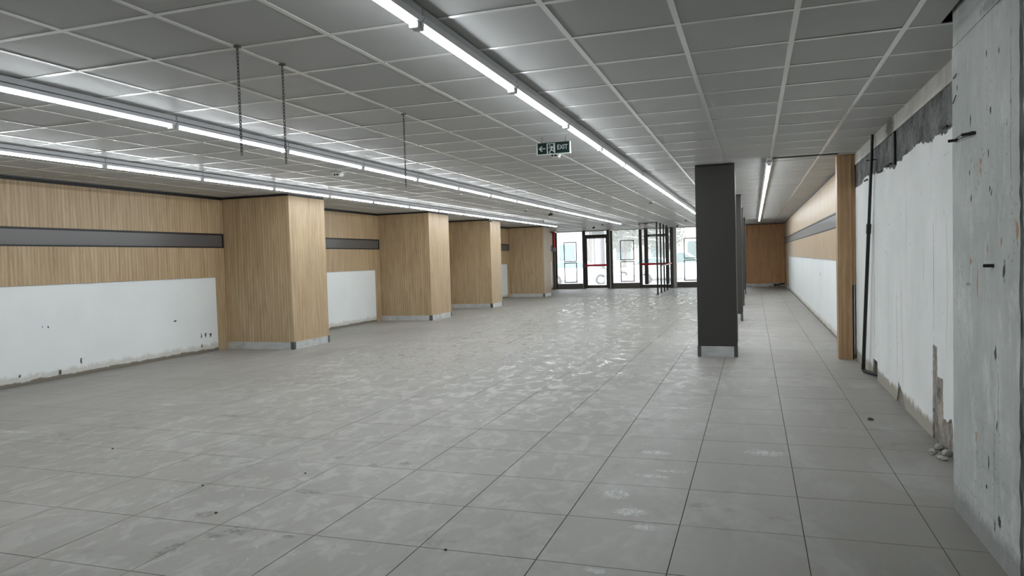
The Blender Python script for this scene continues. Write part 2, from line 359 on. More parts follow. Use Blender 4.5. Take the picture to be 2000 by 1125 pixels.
for k, (a, full, x0, x1, y0, y1) in enumerate(tiles):
    if k < 300:
        c = ((x0 + x1) / 2, (y0 + y1) / 2, random.uniform(-.0006, 0))
        me = tile_me if full else box((x0 - c[0] + G, y0 - c[1] + G, -.008), (x1 - c[0] - G, y1 - c[1] - G, 0)).mesh('floor_tile', M['floor'])
        link('floor_tile', me, floor, c, (random.uniform(-1, 1) * .0008, random.uniform(-1, 1) * .0008, 0))
    else:
        dz = random.uniform(-.0005, 0); rest.box((x0 + G, y0 + G, -.008), (x1 - G, y1 - G, dz))
o = obj('far_floor_tiles', rest, M['floor'], floor); o['kind'] = 'stuff'

# ------------------------------------------------------------------ ceiling
ceiling = struct(obj('ceiling', box((XL - .3, YB, CZ + .05), (1.95, YF + .2, CZ + .15)), M['slab']), 'suspended grid ceiling of square grey-white panels', 'ceiling')
CS, CX, CY = .6, -.3694, 4.0568
FL = .0155                                            # half flange
def right_edge(y): return XR if y > 4.6 else 1.012
panels, tees = [], []
for i in range(-15, 3):
    for j in range(-12, 49):
        x0, x1, y0, y1 = CX + i * CS, CX + (i + 1) * CS, CY + j * CS, CY + (j + 1) * CS
        cx0, cx1, cy0, cy1 = max(x0, XL), min(x1, right_edge((y0 + y1) / 2)), max(y0, YB), min(y1, YF)
        if i == 2 and j < -2: cx1 = min(x1, 1.9)
        if cx1 - cx0 < .03 or cy1 - cy0 < .03: continue
        if i == -2 and j == 11: cy0 = cy0 + .14          # a short panel that leaves a dark slot beside the column
        a = shown([(cx0, cy0, CZ), (cx1, cy0, CZ), (cx1, cy1, CZ), (cx0, cy1, CZ)])
        full = cx1 - cx0 > CS - 1e-4 and cy1 - cy0 > CS - 1e-4
        panels.append((a, full, cx0, cx1, cy0, cy1))
        if cy0 == y0 or cy0 > YB + .1: tees.append((shown([(cx0, y0 - FL, CZ), (cx1, y0 - FL, CZ), (cx1, y0 + FL, CZ), (cx0, y0 + FL, CZ)]), cx0, cx1, y0))
panels.sort(key=lambda q: -q[0]); tees.sort(key=lambda q: -q[0])
hp = CS / 2 - .003
pan_me = MB().box((-hp, -hp, 0), (hp, hp, .009)).mesh('ceiling_panel', M['panel'])
rest = MB()
for k, (a, full, x0, x1, y0, y1) in enumerate(panels):
    dz = random.choice((0, 0, 0, .0008, .002))
    if k < 300:
        c = ((x0 + x1) / 2, (y0 + y1) / 2, CZ + dz)
        me = pan_me if full else box((x0 - c[0] + .003, y0 - c[1] + .003, 0), (x1 - c[0] - .003, y1 - c[1] - .003, .009)).mesh('ceiling_panel', M['panel'])
        link('ceiling_panel', me, ceiling, c, (random.uniform(-1, 1) * .003, random.uniform(-1, 1) * .003, 0))
    else: rest.box((x0 + .003, y0 + .003, CZ + dz), (x1 - .003, y1 - .003, CZ + .009))
o = obj('far_ceiling_panels', rest, M['panel'], ceiling); o['kind'] = 'stuff'
for i in range(-14, 3):
    x = CX + i * CS
    obj('main_runner', box((x - .0155, YB, CZ - .003), (x + .0155, YF, CZ - .0004)), M['tee'], ceiling)
tee_me = MB().box((-CS / 2 + FL, -FL, -.0024), (CS / 2 - FL, FL, 0)).mesh('cross_tee', M['tee'])
rest = MB()
for k, (a, x0, x1, y) in enumerate(tees):
    if k < 300:
        full = x1 - x0 > CS - 1e-4; c = ((x0 + x1) / 2, y, CZ - .0005)
        me = tee_me if full else box((x0 - c[0] + FL, -FL, -.0024), (x1 - c[0] - .001, FL, 0)).mesh('cross_tee', M['tee'])
        link('cross_tee', me, ceiling, c, (random.uniform(-1, 1) * .012, 0, 0))
    else: rest.box((x0 + FL, y - FL, CZ - .0029), (x1 - FL, y + FL, CZ - .0005))
o = obj('far_cross_tees', rest, M['tee'], ceiling); o['kind'] = 'stuff'
struct(obj('seam_shadow_strip', box((.26, 10.20, CZ - .012), (1.05, 10.245, CZ - .003)), M['black']), 'thin black strip drawing the shadow of the ceiling seam before the wooden post', 'trim')  # black strip stands in for the shadow line of the ceiling seam

# ------------------------------------------------------------------ left wall: white wall, wood panelling, grey strip
PIL = [(10.57, 11.66), (16.20, 17.42), (20.56, 21.50), (26.36, 27.34)]
bays = [(YB, PIL[0][0]), (PIL[0][1], PIL[1][0]), (PIL[1][1], PIL[2][0]), (PIL[2][1], PIL[3][0]), (PIL[3][1], YF - .05)]
wl = struct(obj('wall_left', box((XL - .3, YB, 0), (XL, YF + .2, CZ + .05)), M['white_wall']), 'left wall, white below and wood panelled above', 'wall')
WX = XL + .018
for y0, y1 in bays:
    obj('wood_panel', box((XL, y0, 2.045), (WX, y1, 2.638)), M['wood'], wl)
    obj('wood_panel', box((XL, y0, 1.285), (WX, y1, 1.795)), M['wood'], wl)
    obj('wood_panel', box((XL, y1 - .22, 0), (WX, y1, 1.2845)), M['wood'], wl)
    st = obj('grey_strip', box((XL, y0, 1.80), (XL + .012, y1, 2.04)), M['strip'], wl)
    f = MB().box((XL + .012, y0, 2.018), (XL + .024, y1, 2.045)).box((XL + .012, y0, 1.795), (XL + .024, y1, 1.818)).box((XL + .012, y1 - .03, 1.818), (XL + .024, y1, 2.018))
    obj('strip_frame', f, M['strip_dark'], st)
    obj('shadow_gap', box((XL, y0, 2.641), (XL + .02, y1, CZ - .003)), M['black'], wl)
PF = -7.545
ordp = ['nearest wood-clad pilaster on the left wall, after the long white board', 'second wood-clad pilaster on the left wall, beyond the short white board', 'third wood-clad pilaster on the left wall, beneath the small green sign', 'farthest wood-clad pilaster on the left wall, nearest the glass front']
for k, (y0, y1) in enumerate(PIL):
    t_ = thing('wood_clad_pilaster', ordp[k], 'pilaster', ((XL + PF) / 2, (y0 + y1) / 2, 0), 'wood-clad pilasters along the left wall')
    obj('core', box((XL + .03, y0 + .02, 0), (PF - .02, y1 - .02, CZ - .02)), M['black'], t_)
    obj('side_panel', box((XL + .019, y0, .125), (PF - .018, y0 + .018, 2.648)), M['wood'], t_)
    obj('front_panel', box((PF - .018, y0, .125), (PF, y1, 2.648)), M['wood'], t_)
    obj('side_panel', box((XL + .019, y1 - .018, .125), (PF - .018, y1, 2.648)), M['wood'], t_)
    obj('plinth', box((XL + .019, y0 - .006, 0), (PF - .06, y0 + .012, .124)), M['plinth'], t_)
    obj('plinth', box((PF - .012, y0 + .05, 0), (PF + .006, y1 - .05, .124)), M['plinth'], t_)
    for yy, s in ((y0, 1), (y1, -1)):
        c = MB().box((PF - .012, yy - .008 * s, 0), (PF + .008, yy + .05 * s, .128)).box((PF - .06, yy - .008 * s, 0), (PF - .012, yy + .012 * s, .128))
        obj('plinth_corner', c, M['corner'], t_)
    obj('top_strip', MB().box((XL + .019, y0 + .004, 2.650), (PF - .004, y0 + .02, CZ - .004)).box((PF - .02, y0 + .02, 2.650), (PF - .004, y1 - .004, CZ - .004)), M['black'], t_)

# ------------------------------------------------------------------ charcoal columns
lab = ['large charcoal-clad square column standing alone, nearest of the row', 'second charcoal column, mostly hidden behind the large nearest one', 'third charcoal column, a thin edge showing behind the second', 'farthest charcoal column, a sliver before the far wood wall']
for k, (yc, x1, dp) in enumerate(((10.45, -.232, .58), (16.07, -.236, .58), (20.75, -.262, .56), (26.7, -.27, .56))):
    x0 = -.764; t_ = thing('charcoal_column', lab[k], 'column', ((x0 + x1) / 2, yc + dp / 2, 0), 'charcoal columns in the right-hand aisle')
    obj('cladding', box((x0, yc, .15), (x1, yc + dp, CZ - .028)), M['column'], t_, .004)
    obj('top_strip', box((x0 + .002, yc + .002, CZ - .027), (x1 - .002, yc + dp - .002, CZ - .004)), M['black'], t_)
    obj('plinth', box((x0 + .045, yc - .004, 0), (x1 - .045, yc + .012, .149)), M['plinth'], t_)
    obj('plinth', box((x1 - .012, yc + .045, 0), (x1 + .004, yc + dp - .045, .149)), M['plinth'], t_)
    obj('plinth', box((x0 - .004, yc + .045, 0), (x0 + .012, yc + dp - .045, .149)), M['plinth'], t_)
    for xx, s in ((x0, 1), (x1, -1)):
        obj('plinth_corner', MB().box((xx - .006 * s, yc - .006, 0), (xx + .045 * s, yc + .012, .152)).box((xx - .006 * s, yc + .012, 0), (xx + .012 * s, yc + .045, .152)), M['corner'], t_)

# ------------------------------------------------------------------ right wall
PW = 10.44
NY0, NY1, NZ = 8.735, 9.055, .208
base = MB().box((1.285, 4.0, 0), (1.6, NY0, CZ + .05)).box((1.285, NY0, NZ), (1.6, NY1, CZ + .05)).box((1.285, NY1, 0), (1.6, PW + .1, CZ + .05)).box((1.265, PW + .1, 0), (1.6, YF + .2, CZ + .05)).box((1.52, NY0, 0), (1.6, NY1, NZ))
wr = struct(obj('wall_right', MB().box((1.285, 4.0, 0), (1.6, NY0, CZ + .05)).box((1.285, NY0, NZ), (1.6, NY1, CZ + .05)).box((1.285, NY1, 0), (1.6, PW + .1, CZ + .05)).box((1.52, NY0, 0), (1.6, NY1, NZ)), M['mortar']), 'right wall, bare plaster in front and wood panelled beyond the post', 'wall')
obj('white_board', box((1.265, PW + .1, 0), (1.6, YF + .2, CZ + .05)), M['white_wall'], wr)
def rag(pts, n=3, amp=.012):
    out = []
    for a, b in zip(pts, pts[1:]):
        out.append(a); L = math.dist(a, b); m = max(1, min(40, int(L / .03)))
        for k in range(1, m): q = k / m; out.append((a[0] + (b[0] - a[0]) * q + random.uniform(-amp, amp), a[1] + (b[1] - a[1]) * q + random.uniform(-amp, amp)))
    out.append(pts[-1]); return out
top = [(PW, 2.244), (10.254, 2.244), (9.824, 2.25), (9.522, 2.304), (8.694, 2.263), (8.426, 2.26), (8.038, 2.247), (7.627, 2.185), (7.477, 2.245), (7.365, 2.226), (7.173, 2.26), (6.944, 2.261), (6.706, 2.278), (6.486, 2.271), (6.282, 2.237), (6.071, 2.237), (5.945, 2.252), (5.726, 2.222), (5.568, 2.245), (4.52, 2.25)]
low1 = [(5.57, 0), (5.56, .17), (5.60, .262), (5.70, .22), (5.83, .219), (5.841, .506), (5.999, .485), (6.012, .715), (6.142, .708), (6.148, .46), (6.158, 0)]
low2 = [(7.215, 0), (7.246, .113), (7.36, .13), (7.512, .202), (7.56, .09), (7.62, 0)]
outline = [(4.52, 0), (5.55, 0)] + rag(low1, amp=.008) + [(6.5, 0), (7.2, 0)] + rag(low2, amp=.012) + [(NY0, 0), (NY0, NZ), (NY1, NZ), (NY1, 0), (PW, 0)] + rag(top, amp=.014)
tri = tessellate_polygon([[Vector((y, z, 0)) for y, z in outline]])
m = MB(); n = len(outline)
m.v = [(1.27, y, z) for y, z in outline] + [(1.2849, y, z) for y, z in outline]
m.f = [tuple(q) for q in tri] + [(k, (k + 1) % n, n + (k + 1) % n, n + k) for k in range(n)]
obj('plaster_coat', m, M['plaster'], wr)
bd = MB(); ny = 90; nz = 8
for i in range(ny + 1):
    for k in range(nz + 1): bd.v.append((1.279 + random.uniform(-.004, .004), 4.52 + (PW - 4.52) * i / ny, 2.10 + (2.543 - 2.10) * k / nz))
for i in range(ny):
    for k in range(nz): a = i * (nz + 1) + k; bd.f.append((a, a + 1, a + nz + 2, a + nz + 1))
for v in range(len(bd.v)):
    if bd.v[v][2] < 2.17: bd.v[v] = (1.2845, *bd.v[v][1:])
obj('concrete_beam', bd, M['raw_concrete'], wr)
ys = [4.52, 5.084, 5.684, 6.289, 6.89, 7.50, 8.10, 8.70, 9.30, 9.90, PW]
for a, b in zip(ys, ys[1:]):
    obj('aerated_block', box((1.268 + random.uniform(-.002, .002), a + .003, 2.546), (1.2849, b - .003, CZ + .03)), M['block'], wr, .002)
obj('steel_strap', box((1.262, 7.60, 2.23), (1.278, 7.63, 2.54)), M['rebar'], wr)
for (y, z, l) in ((7.75, 2.26, .35), (8.25, 2.245, .30), (9.25, 2.25, .28), (5.62, 2.262, .12)):
    obj('rebar_stub', MB().tube([(1.255, y, z), (1.258, y + l, z + .005)], .008, 8), M['rebar'], wr)
# wood beyond the post
def ragged_top(y0, y1):
    pts = [(y0, 1.29)]; y = y0
    while y < y1 - .6: y += random.uniform(.3, 1.4); pts += [(y, 1.29 + random.uniform(-.006, .006)), (y + .01, 1.29 + random.uniform(-.006, .006))]
    return pts + [(y1, 1.29)]
obj('wood_panel', box((1.247, PW + .1, 2.045), (1.265, YF, 2.652)), M['wood'], wr)
pr = ragged_top(PW + .1, YF); obj('wood_panel', MB().prism(pr + [(YF, 1.795), (PW + .1, 1.795)], 1.247, 1.265, 'x'), M['wood'], wr)
obj('wood_panel', box((1.247, 29.5, .125), (1.265, YF, 1.284)), M['wood'], wr)
st = obj('grey_strip', box((1.253, PW + .1, 1.80), (1.265, YF, 2.04)), M['strip'], wr)
obj('strip_frame', MB().box((1.241, PW + .1, 2.018), (1.253, YF, 2.045)).box((1.241, PW + .1, 1.795), (1.253, YF, 1.818)), M['strip_dark'], st)
obj('shadow_gap', box((1.245, PW + .1, 2.655), (1.265, YF, CZ - .004)), M['black'], wr)
struct(obj('baseboard_right', box((1.249, 29.6, 0), (1.265, YF, .12)), M['plinth']), 'metal plinth at the far end of the right wall', 'baseboard')
t_ = thing('wooden_post', 'tall wood-clad post projecting from the right wall beside the black pipe', 'post', (1.14, PW + .05, 0))
obj('front_board', box((1.052, PW - .04, 0), (1.222, PW - .022, CZ - .004)), M['wood_warm'], t_, .0015)
obj('side_board', box((1.052, PW - .0215, 0), (1.07, PW + .16, CZ - .004)), M['wood_warm'], t_)
obj('core', box((1.072, PW - .0215, 0), (1.245, PW + .095, CZ - .006)), M['black'], t_)
obj('edge_strip', box((1.224, PW - .03, .98), (1.266, PW - .022, CZ - .004)), M['wood_warm'], t_)

# concrete pillar in the foreground
def rough_block(y0, y1, z0, z1, x0=1.03, x1=1.9, seed=0, step=.05):
    rr = random.Random(seed); bm = bmesh.new(); bmesh.ops.create_cube(bm, size=1)
    for v in bm.verts: v.co = Vector(((x0 + x1) / 2 + v.co.x * (x1 - x0), (y0 + y1) / 2 + v.co.y * (y1 - y0), (z0 + z1) / 2 + v.co.z * (z1 - z0)))
    bmesh.ops.bevel(bm, geom=[e for e in bm.edges if abs(e.verts[0].co.z - e.verts[1].co.z) > .1], offset=.012, segments=2, affect='EDGES')
    nseg = max(1, int((z1 - z0) / step))
    for k in range(1, nseg): bmesh.ops.bisect_plane(bm, geom=bm.verts[:] + bm.edges[:] + bm.faces[:], plane_co=(0, 0, z0 + (z1 - z0) * k / nseg), plane_no=(0, 0, 1))
    for v in bm.verts:
        edge = (abs(v.co.y - y0) < .02) + (abs(v.co.x - x0) < .02)
        a = .006 if edge == 2 else .0015
        v.co += Vector((rr.uniform(0, a), rr.uniform(0, a) if v.co.y < (y0 + y1) / 2 else rr.uniform(-a, 0), 0))
    m = MB(); m.v = [tuple(v.co) for v in bm.verts]; bm.verts.index_update(); m.f = [tuple(v.index for v in f.verts) for f in bm.faces]; bm.free(); return m
pil = thing('concrete_pillar', 'bare grey concrete pillar in the right foreground with pits and rust marks', 'pillar', (1.46, 3.98, 0))
obj('shaft', rough_block(3.45, 4.517, 0, 2.508, seed=1), M['concrete'], pil)
obj('head', rough_block(3.45, 4.517, 2.514, CZ + .06, x0=1.034, seed=2), M['concrete'], pil)
for (y, z, dx, dy) in ((4.397, 2.006, -.035, .03), (4.072, 1.993, -.045, .05), (3.80, 1.351, -.03, .03)):
    obj('rebar_stub', MB().tube([(1.034, y, z), (1.03 + dx, y + dy, z)], .008, 8), M['rebar'], pil)
for dz in (.006, -.010):
    obj('tie_wire', MB().tube([(1.022, 4.40, 2.006 + dz), (1.010, 4.24, 2.003 + dz), (1.022, 4.075, 1.995 + dz)], .0022, 6), M['rebar'], pil)
for a, b in (((4.46, 2.34), (4.36, 2.345)), ((4.47, 2.21), (4.37, 2.235))):
    obj('tie_wire', MB().tube([(1.026, *a), (1.018, *b)], .0022, 6), M['rebar'], pil)
struct(obj('wall_back', box((XL - .3, YB - .2, -.1), (2.0, YB, CZ + .15)), M['raw_concrete']), 'plain back wall behind the camera', 'wall')
struct(obj('trim_2', box((1.9, YB, -.1), (2.0, 4.5, CZ + .15)), M['raw_concrete']), 'side wall beside the concrete pillar', 'wall')

# ------------------------------------------------------------------ far end: glass front
wf = struct(obj('wall_front', MB().box((XL, YF, 0), (-8.86, YF + .2, CZ + .05)).box((-8.86, YF, CZ), (-.36, YF + .2, CZ + .05)).box((-.36, YF + .018, 0), (1.27, YF + .2, CZ + .05)).box((-7.565, YF, 0), (-7.535, YF + .12, CZ)).box((-6.30, YF, 0), (-6.24, YF + .12, CZ)).box((-3.40, YF - .02, 0), (-3.27, YF + .15, CZ)), M['white_paint']), 'far wall with glazed shop front and wood panelled right end', 'wall')
obj('wood_panel', box((-.36, YF, .11), (1.247, YF + .018, 2.652)), M['wood_far_lit'], wf)
obj('shadow_gap', box((-.36, YF + .001, 2.655), (1.247, YF + .018, CZ - .004)), M['black'], wf)
struct(obj('baseboard_front', box((-.36, YF - .004, 0), (1.247, YF + .014, .108)), M['plinth']), 'metal plinth under the far wood panel', 'baseboard')
def pane(x0, x1, z0, z1, parent, y=YF + .05): return obj('glass_pane', box((x0, y, z0), (x1, y + .008, z1)), M['glass'], parent)
def outline_rect(x0, x1, z0, z1, parent, y=YF + .02, w_=.036):
    m = MB().box((x0, y, z0), (x0 + w_, y + .008, z1)).box((x1 - w_, y, z0), (x1, y + .008, z1)).box((x0 + w_, y, z0), (x1 - w_, y + .008, z0 + w_)).box((x0 + w_, y, z1 - w_), (x1 - w_, y + .008, z1))
    return obj('poster_frame', m, M['strip_dark'], parent)
def window(n, x0, x1, label, rects, leftpost=None):
    fr = MB().box((x0, YF, 0), (x1, YF + .09, .10))
    wdw = struct(obj('window_%d' % n, fr, M['alu_grey']), label, 'window')
    obj('sill_panel', box((x0, YF + .005, .10), (x1, YF + .085, .235)), M['alu_grey'], wdw)
    obj('head_rail', box((x0, YF + .005, CZ - .035), (x1, YF + .085, CZ)), M['white_paint'], wdw)
    if leftpost: obj('side_post', box((leftpost[0], YF - .01, leftpost[2]), (leftpost[1], YF + .09, CZ - .03)), M['alu_dark'], wdw)
    pane(x0, x1, .235, CZ - .035, wdw)
    for a, b in rects:
        outline_rect(a, b, 1.275, 2.19, wdw); outline_rect(a, b, .288, 1.225, wdw)
    return wdw
w1 = window(1, -8.79, -7.565, 'left glass bay of the shop front with two black outline frames', [(-8.46, -7.85)], (-8.86, -8.79, 0))
obj('hanging_cord', MB().tube([(-8.11, YF + .03, CZ - .03), (-8.12, YF + .03, 2.19)], .006, 6), M['alu_grey'], w1)
w2 = window(2, -6.15, -4.94, 'middle glass bay of the shop front between the two doors', [(-5.80, -5.165)], (-6.24, -6.15, 0))
w3 = window(3, -3.27, -.36, 'right glass bay of the shop front beside the charcoal column', [(-2.95, -2.30), (-1.6, -.95)])
def pushbar(x0, x1, z, y, parent):
    pb = obj('push_bar', MB().tube([(x0, y, z), (x1, y, z)], .046, 12), M['red'], parent)
    for x in (x0 + .03, x1 - .03): obj('bar_bracket', box((x - .03, y + .02, z - .05), (x + .03, YF + .03, z + .05)), M['red'], pb)
    return pb
d1 = struct(obj('door_1', MB().box((-7.535, YF - .02, 0), (-7.42, YF + .1, CZ)).box((-6.40, YF - .02, 0), (-6.30, YF + .1, CZ)).box((-7.42, YF - .02, 2.40), (-6.40, YF + .1, 2.49)).box((-7.42, YF - .02, 2.655), (-6.40, YF + .1, CZ)), M['alu_dark']), 'left glass exit door with a red push bar across it', 'door')
leaf = obj('door_leaf', MB().box((-7.42, YF - .01, .01), (-7.345, YF + .07, 2.40)).box((-6.455, YF - .01, .01), (-6.40, YF + .07, 2.40)).box((-7.345, YF - .01, .01), (-6.455, YF + .07, .155)).box((-7.345, YF - .01, 2.325), (-6.455, YF + .07, 2.40)), M['alu_dark'], d1)
obj('glass_pane', box((-7.345, YF + .03, .155), (-6.455, YF + .038, 2.325)), M['glass'], leaf)
pushbar(-7.41, -6.42, 1.075, YF - .09, d1)
obj('handle', box((-7.50, YF - .06, .95), (-7.44, YF - .02, 1.20)), M['alu_grey'], d1)
obj('transom_pane', box((-7.42, YF + .03, 2.49), (-6.40, YF + .038, 2.655)), M['glass'], d1)
d2 = struct(obj('door_2', MB().box((-4.93, YF - .05, 0), (-4.80, YF + .1, CZ - .02)).box((-3.55, YF - .05, 0), (-3.41, YF + .1, CZ)).box((-4.80, YF - .02, 0), (-3.55, YF + .1, .14)).box((-4.80, YF - .02, 2.66), (-3.55, YF + .1, CZ)), M['alu_dark']), 'right glass exit door behind the row of black poles', 'door')
leaf = obj('door_leaf', MB().box((-4.70, YF - .01, .15), (-4.53, YF + .07, 2.655)).box((-3.75, YF - .01, .15), (-3.60, YF + .07, 2.655)).box((-4.53, YF - .01, 2.31), (-3.75, YF + .07, 2.41)), M['alu_dark'], d2)
obj('glass_pane', box((-4.53, YF + .03, .15), (-3.75, YF + .038, 2.31)), M['glass'], leaf)
obj('transom_pane', box((-4.53, YF + .03, 2.41), (-3.75, YF + .038, 2.655)), M['glass'], leaf)
obj('side_pane', box((-4.80, YF + .03, .14), (-4.70, YF + .038, 2.66)), M['glass'], d2); obj('side_pane', box((-3.60, YF + .03, .14), (-3.55, YF + .038, 2.66)), M['glass'], d2)
obj('door_closer', box((-4.45, YF - .07, 2.30), (-4.1, YF - .012, 2.36)), M['white_plastic'], leaf)
pushbar(-4.84, -3.46, 1.07, YF - .12, d2)
t_ = thing('riser_pipe', 'red riser pipe with brown lower section in the far left corner', 'pipe', (-8.90, YF - .12, 0))
obj('upper_pipe', MB().tube([(-8.90, YF - .12, 1.80), (-8.90, YF - .12, CZ - .01)], .05, 12), M['red'], t_)
obj('lower_pipe', MB().tube([(-8.90, YF - .12, 0), (-8.90, YF - .12, 1.78)], .045, 12), M['brown'], t_)
obj('valve_box', box((-8.94, YF - .22, 1.80), (-8.80, YF - .17, 1.96)), M['white_plastic'], t_)
labp = ['nearest black floor-to-ceiling pole before the right glass door', 'second black floor-to-ceiling pole before the right glass door', 'third black floor-to-ceiling pole before the right glass door', 'farthest black floor-to-ceiling pole, next to the right glass door']
for k, y in enumerate((27.26, 28.36, 29.4, 30.45)):
    t_ = thing('guard_pole', labp[k], 'pole', (-3.41, y, 0), 'black guard poles before the glass door')
    obj('shaft', MB().tube([(-3.41, y, .01), (-3.41, y, CZ - .012)], .031, 14), M['pole'], t_, smooth=True)
    obj('base_flange', MB().lathe((-3.41, y, 0), [(.07, 0), (.07, .012), (.035, .02)], 18), M['pole'], t_)
    obj('top_flange', MB().lathe((-3.41, y, CZ - .02), [(.035, 0), (.06, .006), (.06, .016)], 18), M['pole'], t_)
t_ = thing('gate_arm', 'thin white swing arm reaching from the poles towards the right exit door', 'gate arm', (-3.36, 29.4, 1.0))
obj('arm_tube', MB().tube([(-3.340, 28.4, 1.055), (-3.34, 29.3, 1.06), (-3.33, 30.4, 1.08), (-3.40, 32.0, 1.10)], .022, 8), M['white_plastic'], t_)
obj('pivot_bracket', box((-3.378, 28.34, 1.03), (-3.33, 28.42, 1.08)), M['white_plastic'], t_)
t_ = thing('ceiling_bracket', 'dark thin bracket rail on the ceiling left of the black poles', 'bracket', (-3.9, 27.3, CZ))
obj('rail', box((-4.05, 27.27, CZ - .03), (-3.47, 27.31, CZ - .008)), M['alu_dark'], t_)
obj('drop_leg', box((-4.07, 27.26, CZ - .09), (-4.03, 27.32, CZ - .008)), M['alu_dark'], t_)
obj('gusset', MB().prism([(-3.92, CZ - .031), (-3.70, CZ - .031), (-3.81, CZ - .09)], 27.28, 27.30, 'y'), M['alu_grey'], t_)

# ------------------------------------------------------------------ LED tube lights
SEG = 1.49
def fixture_meshes():
    L = SEG / 2 - .006
    hs = MB().box((-.035, -L, -.040), (.035, L, 0)).mesh('housing', M['housing'], .003)
    gr = MB().box((-.018, -L, -.050), (.018, L, -.040)).mesh('groove', M['groove'])
    bt = MB().prism([(-.046, -.050), (.046, -.050), (.030, -.071), (-.030, -.071)], -L, L, 'y').mesh('batten', M['housing'])
    tb = MB().prism([(.019 * math.cos(a), -.078 - .019 * math.sin(a)) for a in [math.pi * k / 10 for k in range(11)]], -L + .03, L - .03, 'y').mesh('led_tube', M['tube'], 0, True)
    cp = MB().box((-.024, -.016, -.104), (.024, .016, -.070)).mesh('lamp_holder', M['housing'], .003)
    return hs, gr, bt, tb, cp
FM = fixture_meshes()
rows = [(-1.552, 3.268 - SEG, 16, 'row past the EXIT sign', 'middle ceiling light row by the EXIT sign'),
        (-4.465, 3.268 - 2 * SEG + .0, 17, 'row behind the hanging chains', 'left-centre ceiling light row behind the chains'),
        (-6.80, 4.70 - SEG, 15, 'row closest to the wooden pilasters', 'left ceiling light row by the pilasters'),
        (.212, 10.15, 12, 'row right of the charcoal columns', 'right ceiling light row behind the column')]
for x, y0, n, where, grp in rows:
    for k in range(n):
        yc = y0 + (k + .5) * SEG
        t_ = thing('tube_light', '%s white tube light from the camera end of the %s' % (ORD[k], where), 'ceiling light', (x, yc, CZ - .0035), grp)
        for nm, me in zip(('housing', 'groove', 'batten', 'led_tube'), FM): link(nm, me, t_)
        link('lamp_holder', FM[4], t_, (0, -SEG / 2 + .022, 0)); link('lamp_holder', FM[4], t_, (0, SEG / 2 - .022, 0))

# ------------------------------------------------------------------ hanging chains
def link_ring(m, c, turned, r=.0024, L=.013, W=.0065):
    pts = []
    for k in range(12):
        a = 2 * math.pi * k / 12; u = W * math.cos(a); z = L * math.sin(a)
        pts.append((c[0] + (0 if turned else u), c[1] + (u if turned else 0), c[2] + z))
    m.tube(pts + [pts[0]], r, 5, False)
for x, y, zb, lb in ((-2.745, 3.43, 2.08, 'nearest steel chain hanging free from the ceiling, the leftmost'), (-2.745, 3.84, 2.083, 'middle one of three steel chains hanging from the ceiling'), (-2.763, 5.508, 2.076, 'thin single steel chain hanging right of the other two')):
    t_ = thing('hanging_chain', lb, 'chain', (x, y, CZ), 'steel chains hanging from the ceiling')
    m = MB(); z = CZ - .035; k = 0
    while z > zb: link_ring(m, (x, y, z), k % 2); z -= .0195; k += 1
    obj('links', m, M['chain'], t_)
    obj('ceiling_hook', MB().tube([(x, y, CZ - .004), (x, y, CZ - .024)], .005, 8).lathe((x, y, CZ - .008), [(.022, 0), (.022, .004)], 12), M['chain'], t_)

# ------------------------------------------------------------------ EXIT signs
sx0, sx1, sz0, sz1, sy = -2.097, -1.741, 2.502, 2.628, 7.17
ex = thing('exit_sign', 'hanging green-black EXIT sign with left arrow and running figure', 'sign', ((sx0 + sx1) / 2, sy, sz0))
obj('face_board', box((sx0 + .010, sy, sz0 + .008), (sx1 - .010, sy + .018, sz1 - .004)), M['sign_green'], ex)
obj('side_cap', box((sx0, sy - .006, sz0), (sx0 + .010, sy + .024, sz1)), M['sign_case'], ex, .002)
obj('side_cap', box((sx1 - .010, sy - .006, sz0), (sx1, sy + .024, sz1)), M['sign_case'], ex, .002)
obj('bottom_edge', box((sx0 + .010, sy - .003, sz0), (sx1 - .010, sy + .021, sz0 + .008)), M['sign_case'], ex)
W_ = sx1 - sx0; H_ = sz1 - sz0
def SX(u): return sx0 + W_ * u
def SZ(v): return sz0 + H_ * v
def flat(name, polys, depth=.002):
    m = MB()
    for p in polys: m.prism([(SX(u), SZ(v)) for u, v in p], sy - depth, sy - .0002, 'y')
    return obj(name, m, M['sign_white'], ex)
flat('arrow', [[(.065, .50), (.135, .70), (.185, .70), (.125, .535), (.125, .465), (.185, .30), (.135, .30)], [(.122, .535), (.265, .535), (.265, .465), (.122, .465)]])
def stroke(a, b, w0, w1=None):
    w1 = w1 or w0; ax, az = SX(a[0]), SZ(a[1]); bx, bz = SX(b[0]), SZ(b[1]); d = Vector((bx - ax, bz - az)); d.normalize(); nx, nz = -d.y, d.x
    pts = [(ax + nx * w0, az + nz * w0), (bx + nx * w1, bz + nz * w1), (bx - nx * w1, bz - nz * w1), (ax - nx * w0, az - nz * w0)]
    return [((p[0] - sx0) / W_, (p[1] - sz0) / H_) for p in pts]
flat('doorway_symbol', [[(.305, .07), (.335, .07), (.335, .90), (.305, .90)], [(.335, .85), (.55, .85), (.55, .90), (.335, .90)], [(.525, .12), (.55, .12), (.55, .85), (.525, .85)], [(.50, .25), (.525, .12), (.525, .85), (.505, .85)]])
man = [[(.395 + .018 * math.cos(a), .755 + .05 * math.sin(a)) for a in [2 * math.pi * k / 10 for k in range(10)]],
       stroke((.455, .66), (.435, .42), .0085, .007), stroke((.455, .66), (.40, .60), .0045), stroke((.40, .60), (.365, .52), .004), stroke((.455, .66), (.49, .58), .0045), stroke((.49, .58), (.475, .50), .004),
       stroke((.435, .42), (.475, .30), .006, .005), stroke((.475, .30), (.515, .29), .005, .004), stroke((.43, .42), (.405, .28), .006, .005), stroke((.405, .28), (.365, .16), .005, .004), stroke((.38, .10), (.43, .07), .005)]
flat('running_figure', man)
